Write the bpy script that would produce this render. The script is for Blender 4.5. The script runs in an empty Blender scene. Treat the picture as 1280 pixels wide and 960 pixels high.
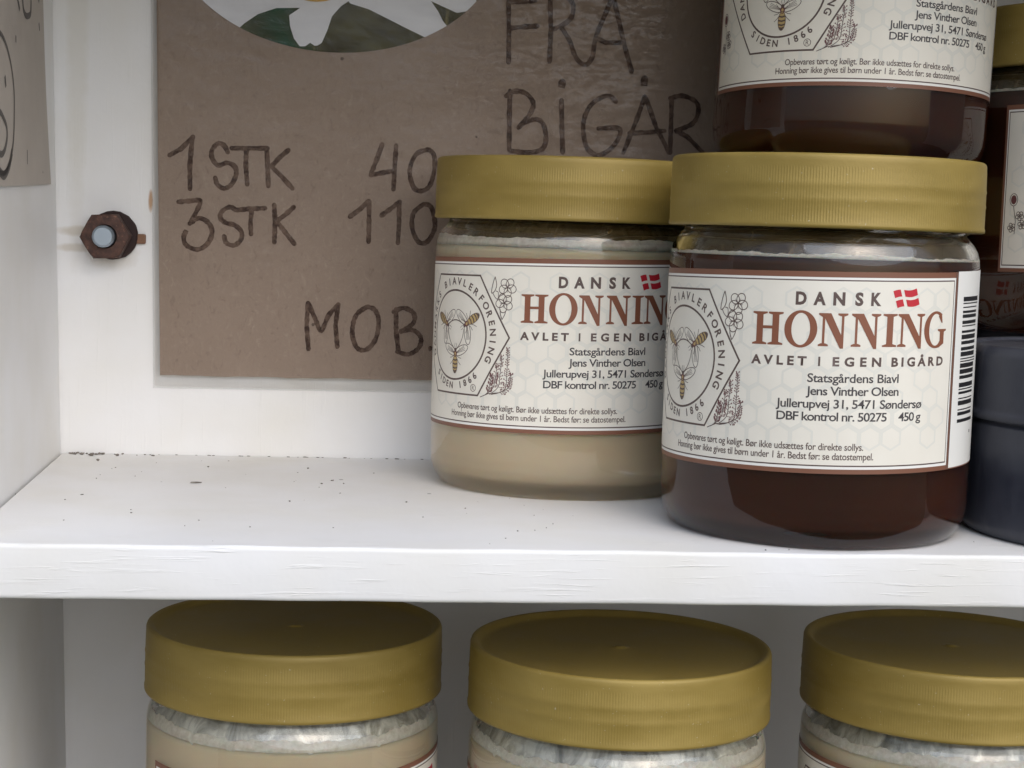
import bpy, bmesh, math, random
from mathutils import Vector, Matrix
random.seed(7)
scene = bpy.context.scene
COL = scene.collection
R = math.radians
MM = 0.001

# ------------------------------------------------------------------ camera
cd = bpy.data.cameras.new('camera'); cam = bpy.data.objects.new('camera', cd); COL.objects.link(cam)
cr = Vector((0.99340649, -0.10961377, 0.03359124)); cu = Vector((-0.02360251, 0.09118399, 0.99555432)); cf = Vector((0.11218944, 0.98978296, -0.08799561))
cam.matrix_world = Matrix(((cr.x, cu.x, -cf.x, 0.0849048), (cr.y, cu.y, -cf.y, -0.5919659), (cr.z, cu.z, -cf.z, 0.0794255), (0, 0, 0, 1)))
cd.sensor_fit = 'HORIZONTAL'; cd.sensor_width = 36.0; cd.lens = 36.0 * 2166.17 / 1280.0
cd.clip_start = 0.01; cd.clip_end = 500.0
scene.camera = cam

# ------------------------------------------------------------------ light: overcast daylight
world = bpy.data.worlds.new('World'); scene.world = world; world.use_nodes = True
wn = world.node_tree; wn.nodes.clear()
sky = wn.nodes.new('ShaderNodeTexSky'); sky.sky_type = 'NISHITA'; sky.sun_disc = False
SUN_EL, SUN_AZ = R(42), R(162)          # azimuth clockwise from +Y: the light comes from behind the camera, a little from the right
sky.sun_elevation = SUN_EL; sky.sun_rotation = SUN_AZ
sky.air_density = 0.9; sky.dust_density = 3.5; sky.ozone_density = 1.0
bg = wn.nodes.new('ShaderNodeBackground'); bg.inputs['Strength'].default_value = 0.15
wo = wn.nodes.new('ShaderNodeOutputWorld')
wn.links.new(sky.outputs[0], bg.inputs[0]); wn.links.new(bg.outputs[0], wo.inputs[0])
sd = bpy.data.lights.new('sun', 'SUN'); sd.energy = 2.0; sd.angle = R(75); sd.color = (0.84, 0.945, 1.10)
sun = bpy.data.objects.new('sun', sd); COL.objects.link(sun)
sdir = Vector((math.sin(SUN_AZ) * math.cos(SUN_EL), math.cos(SUN_AZ) * math.cos(SUN_EL), math.sin(SUN_EL)))
sun.rotation_euler = sdir.to_track_quat('Z', 'Y').to_euler(); sun.location = sdir * 3
vs = scene.view_settings; vs.view_transform = 'Standard'; vs.look = 'None'; vs.gamma = 1.0; vs.exposure = -0.18
cy = scene.cycles
cy.use_denoising = True; cy.max_bounces = 16; cy.transmission_bounces = 14; cy.transparent_max_bounces = 16; cy.diffuse_bounces = 6
cy.glossy_bounces = 6; cy.sample_clamp_indirect = 6.0; cy.blur_glossy = 0.3

# ------------------------------------------------------------------ materials
def mat(name):
    m = bpy.data.materials.new(name); m.use_nodes = True
    n = m.node_tree; b = n.nodes['Principled BSDF']
    return m, n, b
def nd(n, t, **kw):
    x = n.nodes.new('ShaderNode' + t)
    for k, v in kw.items(): setattr(x, k, v)
    return x
def val(n, sock, v):
    if hasattr(v, 'is_output'): n.links.new(v, sock)
    else: sock.default_value = v
def mth(n, op, a, b=None, c=None, clamp=False):
    x = nd(n, 'Math', operation=op, use_clamp=clamp)
    val(n, x.inputs[0], a)
    if b is not None: val(n, x.inputs[1], b)
    if c is not None: val(n, x.inputs[2], c)
    return x.outputs[0]
def mixc(n, f, a, b, mode='MIX'):
    x = nd(n, 'Mix', data_type='RGBA', blend_type=mode)
    val(n, x.inputs[0], f)
    for s, v in ((x.inputs[6], a), (x.inputs[7], b)):
        if hasattr(v, 'is_output'): n.links.new(v, s)
        else: s.default_value = (*v, 1) if len(v) == 3 else v
    return x.outputs[2]
def coords(n, scale=(1, 1, 1), loc=(0, 0, 0), rot=(0, 0, 0)):
    tc = nd(n, 'TexCoord'); mp = nd(n, 'Mapping')
    mp.inputs['Scale'].default_value = scale; mp.inputs['Location'].default_value = loc; mp.inputs['Rotation'].default_value = rot
    n.links.new(tc.outputs['Object'], mp.inputs[0]); return mp.outputs[0]
def noise(n, vec, scale, detail=4, rough=0.55, dist=0.0):
    x = nd(n, 'TexNoise'); n.links.new(vec, x.inputs['Vector'])
    x.inputs['Scale'].default_value = scale; x.inputs['Detail'].default_value = detail
    x.inputs['Roughness'].default_value = rough; x.inputs['Distortion'].default_value = dist
    return x.outputs['Fac']
def ramp(n, f, lo, hi, a=0.0, b=1.0):
    x = nd(n, 'MapRange'); x.clamp = True
    n.links.new(f, x.inputs[0]); x.inputs[1].default_value = lo; x.inputs[2].default_value = hi
    x.inputs[3].default_value = a; x.inputs[4].default_value = b
    return x.outputs[0]
def bump(n, h, dist, strength=1.0, prev=None):
    x = nd(n, 'Bump'); n.links.new(h, x.inputs['Height'])
    x.inputs['Distance'].default_value = dist; x.inputs['Strength'].default_value = strength
    if prev is not None: n.links.new(prev, x.inputs['Normal'])
    return x.outputs['Normal']
def setp(b, **kw):
    for k, v in kw.items(): b.inputs[k.replace('_', ' ')].default_value = v

def paint_mat(name, axis, base=(0.80, 0.797, 0.79), stains_and_tints=(), speck=1.0, stroke=1.0):
    """old white gloss paint on wood: brush strokes along `axis`, fly specks, faint yellowing"""
    m, n, b = mat(name)
    sc = {'x': (38, 720, 720), 'z': (560, 560, 26), 'y': (560, 26, 560)}[axis]
    v = coords(n, sc); o = coords(n)
    h = noise(n, v, 1.0, 5, 0.6, 0.4)
    big = noise(n, o, 22, 3, 0.5)
    dust = noise(n, o, 900, 2, 0.6)
    c = mixc(n, ramp(n, big, 0.42, 0.75), base, (base[0] * 0.95, base[1] * 0.935, base[2] * 0.89))
    c = mixc(n, ramp(n, h, 0.66, 0.82, 0, 0.12), c, (0.60, 0.59, 0.57))
    for (x, z, rx, rz, col, amt) in stains_and_tints:
        sp = nd(n, 'SeparateXYZ'); n.links.new(o, sp.inputs[0])
        wob = mth(n, 'MULTIPLY_ADD', noise(n, o, 260, 3), 0.9, -0.45)
        dx = mth(n, 'DIVIDE', mth(n, 'SUBTRACT', sp.outputs['X'], x), rx)
        dz = mth(n, 'DIVIDE', mth(n, 'SUBTRACT', sp.outputs['Z'], z), rz)
        r2 = mth(n, 'ADD', mth(n, 'ADD', mth(n, 'MULTIPLY', dx, dx), mth(n, 'MULTIPLY', dz, dz)), wob)
        c = mixc(n, ramp(n, r2, 0.25, 1.1, amt, 0.0), c, col)
    vo = nd(n, 'TexVoronoi'); n.links.new(o, vo.inputs['Vector']); vo.inputs['Scale'].default_value = 75
    sw = nd(n, 'SeparateColor'); n.links.new(vo.outputs['Color'], sw.inputs[0])
    rad = mth(n, 'MULTIPLY', mth(n, 'MAXIMUM', mth(n, 'SUBTRACT', sw.outputs[0], 0.80), 0.0), 0.42 * speck)
    spot = mth(n, 'LESS_THAN', mth(n, 'ADD', vo.outputs['Distance'], mth(n, 'MULTIPLY', dust, 0.03)), rad)
    c = mixc(n, mth(n, 'MULTIPLY', spot, 0.8), c, (0.06, 0.055, 0.05))
    n.links.new(c, b.inputs['Base Color'])
    n.links.new(ramp(n, big, 0.3, 0.7, 0.36, 0.52), b.inputs['Roughness'])
    setp(b, Specular_IOR_Level=0.42)
    ridge = mth(n, 'MULTIPLY', ramp(n, h, 0.56, 0.74), ramp(n, noise(n, o, 55, 3), 0.42, 0.62, 0.15, 1.0))
    nb = bump(n, ridge, 0.00034 * stroke, 0.5)
    nb = bump(n, noise(n, o, 120, 3), 0.0006, 0.25, nb)
    n.links.new(nb, b.inputs['Normal'])
    return m
BEIGE = (0.50, 0.43, 0.32)
M_PAINT_X = paint_mat('white_paint_shelf', 'x', stroke=1.3)
M_PAINT_BACK = paint_mat('white_paint_back', 'z', speck=0.8, stroke=0.45, stains_and_tints=[
    (0.006, 0.0745, 0.009, 0.0020, BEIGE, 0.6), (0.004, 0.0690, 0.0075, 0.0016, BEIGE, 0.5), (0.0165, 0.0675, 0.009, 0.006, BEIGE, 0.4),
    (0.0285, 0.0855, 0.0009, 0.0040, (0.42, 0.22, 0.08), 0.85), (0.004, 0.15, 0.004, 0.09, (0.66, 0.63, 0.55), 0.4)])  # last entry tints a tall, faint strip up the left corner
M_PAINT_SIDE = paint_mat('white_paint_side', 'z', speck=0.55, stroke=0.6)
M_PAINT_DIRTY = paint_mat('white_paint_dusty', 'z', base=(0.70, 0.69, 0.66), speck=1.35, stroke=0.4)

def simple(name, col, rough=0.5, metal=0.0, spec=0.5):
    m, n, b = mat(name); setp(b, Base_Color=(*col, 1), Roughness=rough, Metallic=metal, Specular_IOR_Level=spec); return m

def lid_mat():
    m, n, b = mat('gold_lid_plastic')
    o = coords(n); sp = nd(n, 'SeparateXYZ'); n.links.new(o, sp.inputs[0])
    ang = mth(n, 'ARCTAN2', sp.outputs['Y'], sp.outputs['X'])
    rib = mth(n, 'SINE', mth(n, 'MULTIPLY', ang, 360.0))
    z = sp.outputs['Z']
    rr = mth(n, 'SQRT', mth(n, 'ADD', mth(n, 'POWER', sp.outputs['X'], 2), mth(n, 'POWER', sp.outputs['Y'], 2)))
    msk = mth(n, 'MULTIPLY', mth(n, 'GREATER_THAN', rr, 0.0418), mth(n, 'MULTIPLY', ramp(n, z, 0.0840, 0.0846), ramp(n, z, 0.0985, 0.0978)))
    rough_n = noise(n, o, 160, 4)
    h = mth(n, 'MULTIPLY', mth(n, 'MULTIPLY', rib, msk), ramp(n, rough_n, 0.3, 0.65, 0.55, 1.0))
    nb = bump(n, h, 0.00007, 0.36)
    nb = bump(n, noise(n, o, 900, 3), 0.00012, 0.3, nb)
    n.links.new(nb, b.inputs['Normal'])
    sc = coords(n, (1, 1, 3)); wear = noise(n, sc, 55, 4, 0.6)
    c = mixc(n, ramp(n, wear, 0.35, 0.7), (0.278, 0.197, 0.046), (0.330, 0.238, 0.062))
    dust = noise(n, o, 1300, 2)
    c = mixc(n, mth(n, 'MULTIPLY', mth(n, 'GREATER_THAN', dust, 0.735), 0.65), c, (0.6, 0.55, 0.4))
    n.links.new(c, b.inputs['Base Color'])
    setp(b, Metallic=0.18, Specular_IOR_Level=0.42)
    n.links.new(ramp(n, wear, 0.3, 0.7, 0.40, 0.54), b.inputs['Roughness'])
    return m
M_LID = lid_mat()

def glass_mat():
    m, n, b = mat('jar_glass')
    setp(b, Base_Color=(0.97, 0.985, 0.975, 1), Roughness=0.0, IOR=1.5, Transmission_Weight=1.0)
    nb = bump(n, noise(n, coords(n), 45, 2), 0.0004, 0.12); n.links.new(nb, b.inputs['Normal'])
    return m
M_GLASS = glass_mat()

def honey_mat(name, c0, c1, sss, rough=0.35):
    m, n, b = mat(name); o = coords(n)
    c = mixc(n, ramp(n, noise(n, o, 38, 3), 0.3, 0.7), c0, c1)
    n.links.new(c, b.inputs['Base Color'])
    setp(b, Roughness=rough, Specular_IOR_Level=0.04, Subsurface_Weight=sss, Subsurface_Scale=0.004)
    b.inputs['Subsurface Radius'].default_value = (1.0, 0.6, 0.35)
    return m
M_CREAM = honey_mat('creamed_honey', (0.715, 0.585, 0.395), (0.77, 0.65, 0.455), 0.5)
M_DARK = honey_mat('dark_honey', (0.062, 0.0215, 0.0125), (0.080, 0.0265, 0.0145), 1.0, 0.25)
_b = M_DARK.node_tree.nodes['Principled BSDF']; _b.inputs['Subsurface Scale'].default_value = 0.010; _b.inputs['Subsurface Radius'].default_value = (1.0, 0.30, 0.12)

def foam_mat():
    m, n, b = mat('honey_foam'); o = coords(n)
    f = noise(n, o, 700, 4, 0.6)
    n.links.new(mixc(n, ramp(n, f, 0.35, 0.7), (0.62, 0.57, 0.46), (0.80, 0.76, 0.66)), b.inputs['Base Color'])
    setp(b, Roughness=0.5, Subsurface_Weight=0.2, Subsurface_Scale=0.002)
    n.links.new(bump(n, f, 0.0006, 0.6), b.inputs['Normal']); return m
M_FOAM = foam_mat()
def smear_mat():
    """honey left on the inside of the neck: grey-white runs with thin dark gaps between them"""
    m, n, b = mat('honey_smear'); o = coords(n, (1, 1, 0.30)); f = noise(n, o, 170, 5, 0.62, 1.2)
    wv = nd(n, 'VectorMath', operation='ADD'); nz = nd(n, 'TexNoise'); n.links.new(o, nz.inputs['Vector']); nz.inputs['Scale'].default_value = 150
    sc_ = nd(n, 'VectorMath', operation='SCALE'); n.links.new(nz.outputs['Color'], sc_.inputs[0]); sc_.inputs['Scale'].default_value = 0.012
    n.links.new(o, wv.inputs[0]); n.links.new(sc_.outputs[0], wv.inputs[1])
    vo = nd(n, 'TexVoronoi', feature='DISTANCE_TO_EDGE'); n.links.new(wv.outputs[0], vo.inputs['Vector']); vo.inputs['Scale'].default_value = 165
    vc = nd(n, 'TexVoronoi'); n.links.new(wv.outputs[0], vc.inputs['Vector']); vc.inputs['Scale'].default_value = 165
    cell = nd(n, 'SeparateColor'); n.links.new(vc.outputs['Color'], cell.inputs[0])
    line = mth(n, 'MULTIPLY', ramp(n, vo.outputs['Distance'], 0.10, 0.01), ramp(n, f, 0.47, 0.62))
    c = mixc(n, ramp(n, mth(n, 'ADD', mth(n, 'MULTIPLY', cell.outputs[0], 0.14), mth(n, 'MULTIPLY', f, 1.0)), 0.36, 0.72), (0.47, 0.44, 0.355), (0.70, 0.67, 0.575))
    c = mixc(n, mth(n, 'MULTIPLY', line, 0.3), c, (0.12, 0.105, 0.08))
    n.links.new(c, b.inputs['Base Color']); setp(b, Roughness=0.3)
    n.links.new(ramp(n, f, 0.36, 0.60, 0.48, 0.94), b.inputs['Alpha'])
    n.links.new(bump(n, mth(n, 'ADD', f, mth(n, 'MULTIPLY', line, -0.15)), 0.0008, 0.5), b.inputs['Normal']); return m
M_SMEAR = smear_mat()
def film_mat():
    m, n, b = mat('honey_film'); o = coords(n, (1, 1, 0.6))
    f = noise(n, o, 150, 5, 0.65, 1.0)
    setp(b, Base_Color=(0.20, 0.135, 0.06, 1), Roughness=0.12)
    n.links.new(ramp(n, f, 0.38, 0.66, 0.30, 0.82), b.inputs['Alpha'])
    n.links.new(bump(n, f, 0.0008, 0.6), b.inputs['Normal']); return m
M_FILM = film_mat()

def paper_mat():
    m, n, b = mat('label_paper'); o = coords(n)
    c = mixc(n, ramp(n, noise(n, o, 90, 4), 0.35, 0.7), (0.785, 0.748, 0.655), (0.815, 0.782, 0.69))
    n.links.new(c, b.inputs['Base Color']); setp(b, Roughness=0.42, Specular_IOR_Level=0.4)
    n.links.new(bump(n, noise(n, o, 60, 3), 0.0007, 0.28), b.inputs['Normal']); return m
M_PAPER = paper_mat()
INKS = {'paper': M_PAPER,
        'hexline': simple('label_watermark', (0.725, 0.71, 0.635), 0.45),
        'brown': simple('label_brown', (0.205, 0.088, 0.052), 0.45),
        'title': simple('label_title_brown', (0.235, 0.085, 0.045), 0.45),
        'dark': simple('label_dark_ink', (0.105, 0.070, 0.060), 0.5),
        'text': simple('label_text_ink', (0.058, 0.050, 0.052), 0.5),
        'black': simple('label_black', (0.016, 0.015, 0.016), 0.5),
        'white': simple('label_white', (0.82, 0.81, 0.76), 0.42),
        'red': simple('label_red', (0.52, 0.022, 0.035), 0.45),
        'yellow': simple('label_yellow', (0.50, 0.36, 0.15), 0.5),
        'heather': simple('label_heather', (0.145, 0.050, 0.052), 0.5)}

def card_mat():
    m, n, b = mat('brown_cardboard'); o = coords(n)
    f = noise(n, coords(n, (520, 520, 340)), 1.0, 5, 0.7, 0.8); g = noise(n, o, 28, 4)
    c = mixc(n, ramp(n, g, 0.3, 0.7), (0.275, 0.208, 0.163), (0.306, 0.234, 0.185))
    c = mixc(n, ramp(n, f, 0.56, 0.78, 0, 0.42), c, (0.46, 0.38, 0.31))
    c = mixc(n, ramp(n, f, 0.44, 0.26, 0, 0.7), c, (0.19, 0.14, 0.11))
    vo = nd(n, 'TexVoronoi'); n.links.new(o, vo.inputs['Vector']); vo.inputs['Scale'].default_value = 130
    sw = nd(n, 'SeparateColor'); n.links.new(vo.outputs['Color'], sw.inputs[0])
    rad = mth(n, 'MULTIPLY', mth(n, 'MAXIMUM', mth(n, 'SUBTRACT', sw.outputs[0], 0.82), 0.0), 0.5)
    c = mixc(n, mth(n, 'MULTIPLY', mth(n, 'LESS_THAN', vo.outputs['Distance'], rad), 0.7), c, (0.05, 0.032, 0.025))
    n.links.new(c, b.inputs['Base Color']); setp(b, Roughness=0.75, Specular_IOR_Level=0.25)
    n.links.new(bump(n, f, 0.0005, 0.35), b.inputs['Normal']); return m
M_CARD = card_mat()
def marker_mat():
    m, n, b = mat('marker_ink'); o = coords(n)
    f = noise(n, o, 420, 4, 0.65)
    n.links.new(mixc(n, ramp(n, f, 0.38, 0.64, 0, 1.0), (0.044, 0.024, 0.018), (0.150, 0.100, 0.076)), b.inputs['Base Color'])
    setp(b, Roughness=0.7, Specular_IOR_Level=0.15); return m
M_MARKER = marker_mat()
def sleeve_mat():
    m, n, b = mat('clear_plastic_sleeve'); n.nodes.remove(b)
    o = coords(n); w = noise(n, coords(n, (20, 45, 45)), 1.0, 3, 0.5, 0.8); w2 = noise(n, o, 260, 3, 0.6)
    nb = bump(n, w, 0.003, 0.16); 
    sx = nd(n, 'SeparateXYZ'); n.links.new(o, sx.inputs[0])
    crk = noise(n, coords(n, (150, 150, 420)), 1.0, 4, 0.65, 1.0)
    reg = mth(n, 'MULTIPLY', ramp(n, sx.outputs['X'], -0.02, 0.015), ramp(n, sx.outputs['Z'], 0.04, 0.075))
    nb = bump(n, mth(n, 'ADD', mth(n, 'MULTIPLY', mth(n, 'MULTIPLY', ramp(n, crk, 0.5, 0.7), reg), 1.7), w2), 0.0005, 0.4, nb)
    gl = nd(n, 'BsdfGlossy'); gl.inputs['Roughness'].default_value = 0.16; n.links.new(nb, gl.inputs['Normal'])
    tr = nd(n, 'BsdfTransparent'); tr.inputs[0].default_value = (0.97, 0.97, 0.96, 1)
    fr = nd(n, 'Fresnel'); fr.inputs[0].default_value = 1.45; n.links.new(nb, fr.inputs['Normal'])
    mx = nd(n, 'MixShader'); n.links.new(mth(n, 'MULTIPLY', fr.outputs[0], 0.45), mx.inputs[0])
    n.links.new(tr.outputs[0], mx.inputs[1]); n.links.new(gl.outputs[0], mx.inputs[2])
    n.links.new(mx.outputs[0], n.nodes['Material Output'].inputs[0]); return m
M_SLEEVE = sleeve_mat()
def rim_mat():
    m, n, b = mat('sleeve_weld'); setp(b, Base_Color=(0.8, 0.8, 0.78, 1), Roughness=0.3, Alpha=0.22); return m
M_RIM = rim_mat()
def leafy_mat():
    m, n, b = mat('photo_green'); o = coords(n)
    f = noise(n, o, 42, 5, 0.6, 1.0); g = noise(n, o, 24, 3)
    c = mixc(n, ramp(n, f, 0.35, 0.65), (0.030, 0.026, 0.010), (0.085, 0.080, 0.030))
    c = mixc(n, ramp(n, g, 0.50, 0.60), c, (0.010, 0.060, 0.030))
    c = mixc(n, ramp(n, noise(n, coords(n, (90, 90, 30)), 1.0, 3, 0.5, 1.5), 0.66, 0.74, 0, 0.6), c, (0.22, 0.19, 0.08))
    n.links.new(c, b.inputs['Base Color']); setp(b, Roughness=0.5, Specular_IOR_Level=0.15); return m
M_GREEN = leafy_mat()
def petal_mat():
    m, n, b = mat('photo_petal'); o = coords(n)
    n.links.new(mixc(n, noise(n, coords(n, (60, 60, 200)), 1.0, 3), (0.56, 0.56, 0.60), (0.76, 0.76, 0.79)), b.inputs['Base Color']); setp(b, Roughness=0.4); return m
M_PETAL = petal_mat()
M_YOLK = simple('photo_yellow', (0.55, 0.30, 0.03), 0.5)
def greypaper_mat():
    m, n, b = mat('grey_paper'); o = coords(n)
    n.links.new(mixc(n, ramp(n, noise(n, o, 60, 5, 0.6), 0.3, 0.7), (0.46, 0.41, 0.36), (0.50, 0.45, 0.395)), b.inputs['Base Color']); setp(b, Roughness=0.7)
    n.links.new(bump(n, noise(n, o, 40, 2), 0.001, 0.3), b.inputs['Normal']); return m
M_GREYPAPER = greypaper_mat()
M_GREYINK = simple('grey_print_ink', (0.10, 0.088, 0.08), 0.6)
def rust_mat():
    m, n, b = mat('rusty_steel'); o = coords(n)
    f = noise(n, o, 420, 5, 0.65)
    c = mixc(n, ramp(n, f, 0.35, 0.65), (0.046, 0.024, 0.019), (0.108, 0.050, 0.034))
    c = mixc(n, ramp(n, noise(n, o, 900, 3), 0.62, 0.72, 0, 0.6), c, (0.30, 0.16, 0.10))
    n.links.new(c, b.inputs['Base Color']); setp(b, Roughness=0.62, Metallic=0.25)
    n.links.new(bump(n, f, 0.0006, 0.6), b.inputs['Normal']); return m
M_RUST = rust_mat()
M_WASHER = simple('dark_rust', (0.030, 0.014, 0.012), 0.7, 0.2)
M_ZINC = simple('zinc_bolt', (0.36, 0.42, 0.48), 0.38, 0.8)
M_WOODCHIP = simple('wood_chip', (0.20, 0.10, 0.055), 0.7)
def tub_mat():
    m, n, b = mat('dark_blue_plastic'); o = coords(n)
    f = noise(n, o, 70, 5, 0.65); g = noise(n, coords(n, (120, 120, 30)), 1.0, 4, 0.6)
    c = mixc(n, ramp(n, f, 0.3, 0.7), (0.027, 0.030, 0.045), (0.054, 0.058, 0.074))
    c = mixc(n, ramp(n, g, 0.58, 0.75, 0, 0.6), c, (0.11, 0.115, 0.135))
    n.links.new(c, b.inputs['Base Color']); n.links.new(ramp(n, f, 0.3, 0.7, 0.36, 0.6), b.inputs['Roughness'])
    n.links.new(bump(n, g, 0.0006, 0.35), b.inputs['Normal']); return m
M_TUB = tub_mat()
def crumb_mat():
    m, n, b = mat('dark_crumbs'); o = coords(n)
    n.links.new(mixc(n, noise(n, o, 420, 1), (0.03, 0.026, 0.022), (0.34, 0.30, 0.26)), b.inputs['Base Color']); setp(b, Roughness=0.9); return m
M_CRUMB = crumb_mat()
def ground_mat():
    m, n, b = mat('gravel_ground'); o = coords(n)
    n.links.new(mixc(n, noise(n, o, 9, 5, 0.7), (0.07, 0.075, 0.05), (0.15, 0.15, 0.11)), b.inputs['Base Color']); setp(b, Roughness=0.95); return m
M_GROUND = ground_mat()

# ------------------------------------------------------------------ mesh helpers
def tag(o, label=None, cat=None, group=None, kind=None):
    for k, v in (('label', label), ('category', cat), ('group', group), ('kind', kind)):
        if v: o[k] = v
    return o
def obj(name, bm, mats, parent=None, smooth=False):
    me = bpy.data.meshes.new(name); bm.normal_update(); bm.to_mesh(me); bm.free()
    for m in (mats if isinstance(mats, (list, tuple)) else [mats]): me.materials.append(m)
    if smooth:
        for p in me.polygons: p.use_smooth = True
    o = bpy.data.objects.new(name, me); COL.objects.link(o)
    if parent is not None: o.parent = parent
    return o
def empty(name, loc=(0, 0, 0), rot=(0, 0, 0)):
    o = bpy.data.objects.new(name, None); COL.objects.link(o); o.empty_display_size = 0.02
    o.location = loc; o.rotation_euler = rot; return o
def sharp(o, deg=35):
    me = o.data
    for p in me.polygons: p.use_smooth = True
    me.set_sharp_from_angle(angle=R(deg)); return o
def hexa(bm, c):
    """box from 8 corners: c[i] with bit0 = x, bit1 = y, bit2 = z"""
    v = [bm.verts.new(p) for p in c]
    for f in ((0, 2, 3, 1), (4, 5, 7, 6), (0, 1, 5, 4), (2, 6, 7, 3), (0, 4, 6, 2), (1, 3, 7, 5)): bm.faces.new([v[i] for i in f])
    return v
def box_bm(x0, x1, y0, y1, z0, z1, bev=0.0, seg=2):
    bm = bmesh.new(); hexa(bm, [(x, y, z) for z in (z0, z1) for y in (y0, y1) for x in (x0, x1)])
    if bev: bmesh.ops.bevel(bm, geom=bm.edges[:], offset=bev, segments=seg, profile=0.6, affect='EDGES')
    return bm
def lathe(bm, prof, seg=128, mi=0, close=True, wob=None):
    """revolve (r, z) in metres round the local Z axis; outward normals for a profile that runs bottom to top outside"""
    rings = []
    for r, z in prof:
        if r < 1e-7: rings.append([bm.verts.new((0, 0, z))]); continue
        ring = []
        for i in range(seg):
            a = 2 * math.pi * i / seg
            rr, zz = (r, z) if wob is None else wob(r, z, a)
            ring.append(bm.verts.new((rr * math.cos(a), rr * math.sin(a), zz)))
        rings.append(ring)
    for A, B in zip(rings, rings[1:]):
        for i in range(seg):
            j = (i + 1) % seg
            if len(A) == 1 and len(B) == 1: continue
            if len(A) == 1: f = bm.faces.new((A[0], B[j], B[i]))
            elif len(B) == 1: f = bm.faces.new((A[i], A[j], B[0]))
            else: f = bm.faces.new((A[i], A[j], B[j], B[i]))
            f.material_index = mi
    return bm
def fillet(pts, r_, n=5):
    """round the inner corners of a polyline of (r, z)"""
    out = [pts[0]]
    for a, b, c in zip(pts, pts[1:], pts[2:]):
        a, b, c = Vector(a), Vector(b), Vector(c)
        d = min(r_, (a - b).length * 0.49, (c - b).length * 0.49)
        p, q = b + (a - b).normalized() * d, b + (c - b).normalized() * d
        for i in range(n + 1):
            t = i / n; out.append(tuple((1 - t) ** 2 * p + 2 * t * (1 - t) * b + t * t * q))
    out.append(pts[-1]); return out

# ------------------------------------------------------------------ setting and cabinet
gb = bmesh.new(); vv = [gb.verts.new(p) for p in ((-60, -60, -1.1), (60, -60, -1.1), (60, 60, -1.1), (-60, 60, -1.1))]; gb.faces.new(vv)  # unseen ground plane, put in for its bounce light
ground = tag(obj('ground', gb, M_GROUND), kind='structure', label='unseen gravel ground under the honey cabinet, added to bounce light')

D, T, LOW, TOP, XR = 0.1667, 0.0137, -0.1368, 0.213, 0.381
LEAN = 0.0275
cab = empty('honey_cabinet', (0.2, -0.08, LOW - 0.016))
tag(cab, 'white painted wooden cabinet with open shelves and a rusty bolt through its back', 'cabinet')
CO = Vector(cab.location)
def cobj(name, bm, m, parent=cab, smooth=False):
    bmesh.ops.translate(bm, verts=bm.verts, vec=-CO); return obj(name, bm, m, parent, smooth)
# object coordinates of the cabinet parts are measured from the cabinet base: keep paint maps in world mm by shifting verts back
def wobj(name, bm, m, parent=cab, smooth=False):
    o = obj(name, bm, m, parent, smooth); o.matrix_parent_inverse = Matrix.Translation(-CO); return o
wobj('back_panel', box_bm(-0.03, XR, 0.0, 0.014, LOW - 0.014, TOP + 0.012), M_PAINT_BACK)
sb = bmesh.new(); z0, z1 = LOW - 0.014, TOP + 0.012
hexa(sb, [(xo - LEAN * z, y, z) for z in (z0, z1) for y in (-D - 0.002, -0.0003) for xo in (-0.016, 0.0)])
bmesh.ops.bevel(sb, geom=sb.edges[:], offset=0.0008, segments=2, affect='EDGES')
wobj('side_panel', sb, M_PAINT_SIDE)
wobj('side_panel', box_bm(XR, XR + 0.016, -D - 0.030, 0.014, z0, z1, 0.0008), M_PAINT_SIDE)  # unseen right side, set close and deepened in front to shade the far right jar

def shelf_board(z, depth=D, m=M_PAINT_X):
    """board with a hand-painted, slightly wavy front edge"""
    bm = bmesh.new(); n = 120; rows = []
    x0, x1 = 0.0008 - LEAN * z, XR - 0.0004
    rnd = random.Random(int(z * 9999))
    ph = [rnd.uniform(0, 6.28) for _ in range(6)]
    for i in range(n + 1):
        x = x0 + (x1 - x0) * i / n
        w = 0.00012 * (math.sin(x * 90 + ph[0]) + 0.7 * math.sin(x * 233 + ph[1])); u = 0.00007 * (math.sin(x * 71 + ph[2]) + math.sin(x * 190 + ph[3]))
        sec = fillet([(-0.0006, z), (-depth, z + u), (-depth + w, z - T + u * 0.6), (-0.0006, z - T)], 0.0012, 4)
        rows.append([bm.verts.new((x, y, zz)) for y, zz in sec])
    k = len(rows[0])
    for A, B in zip(rows, rows[1:]):
        for j in range(k): bm.faces.new((A[j], B[j], B[(j + 1) % k], A[(j + 1) % k]))
    bm.faces.new(rows[0]); bm.faces.new(rows[-1][::-1])
    bmesh.ops.recalc_face_normals(bm, faces=bm.faces)
    return sharp(wobj('shelf', bm, m), 50)
shelf_board(0.0); shelf_board(LOW)
wobj('top_panel', box_bm(0.0008 - LEAN * TOP, XR - 0.0004, -D - 0.03, -0.0006, TOP, TOP + 0.0137, 0.001), M_PAINT_X)  # unseen top; its front overhang is added to darken the upper part

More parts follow.
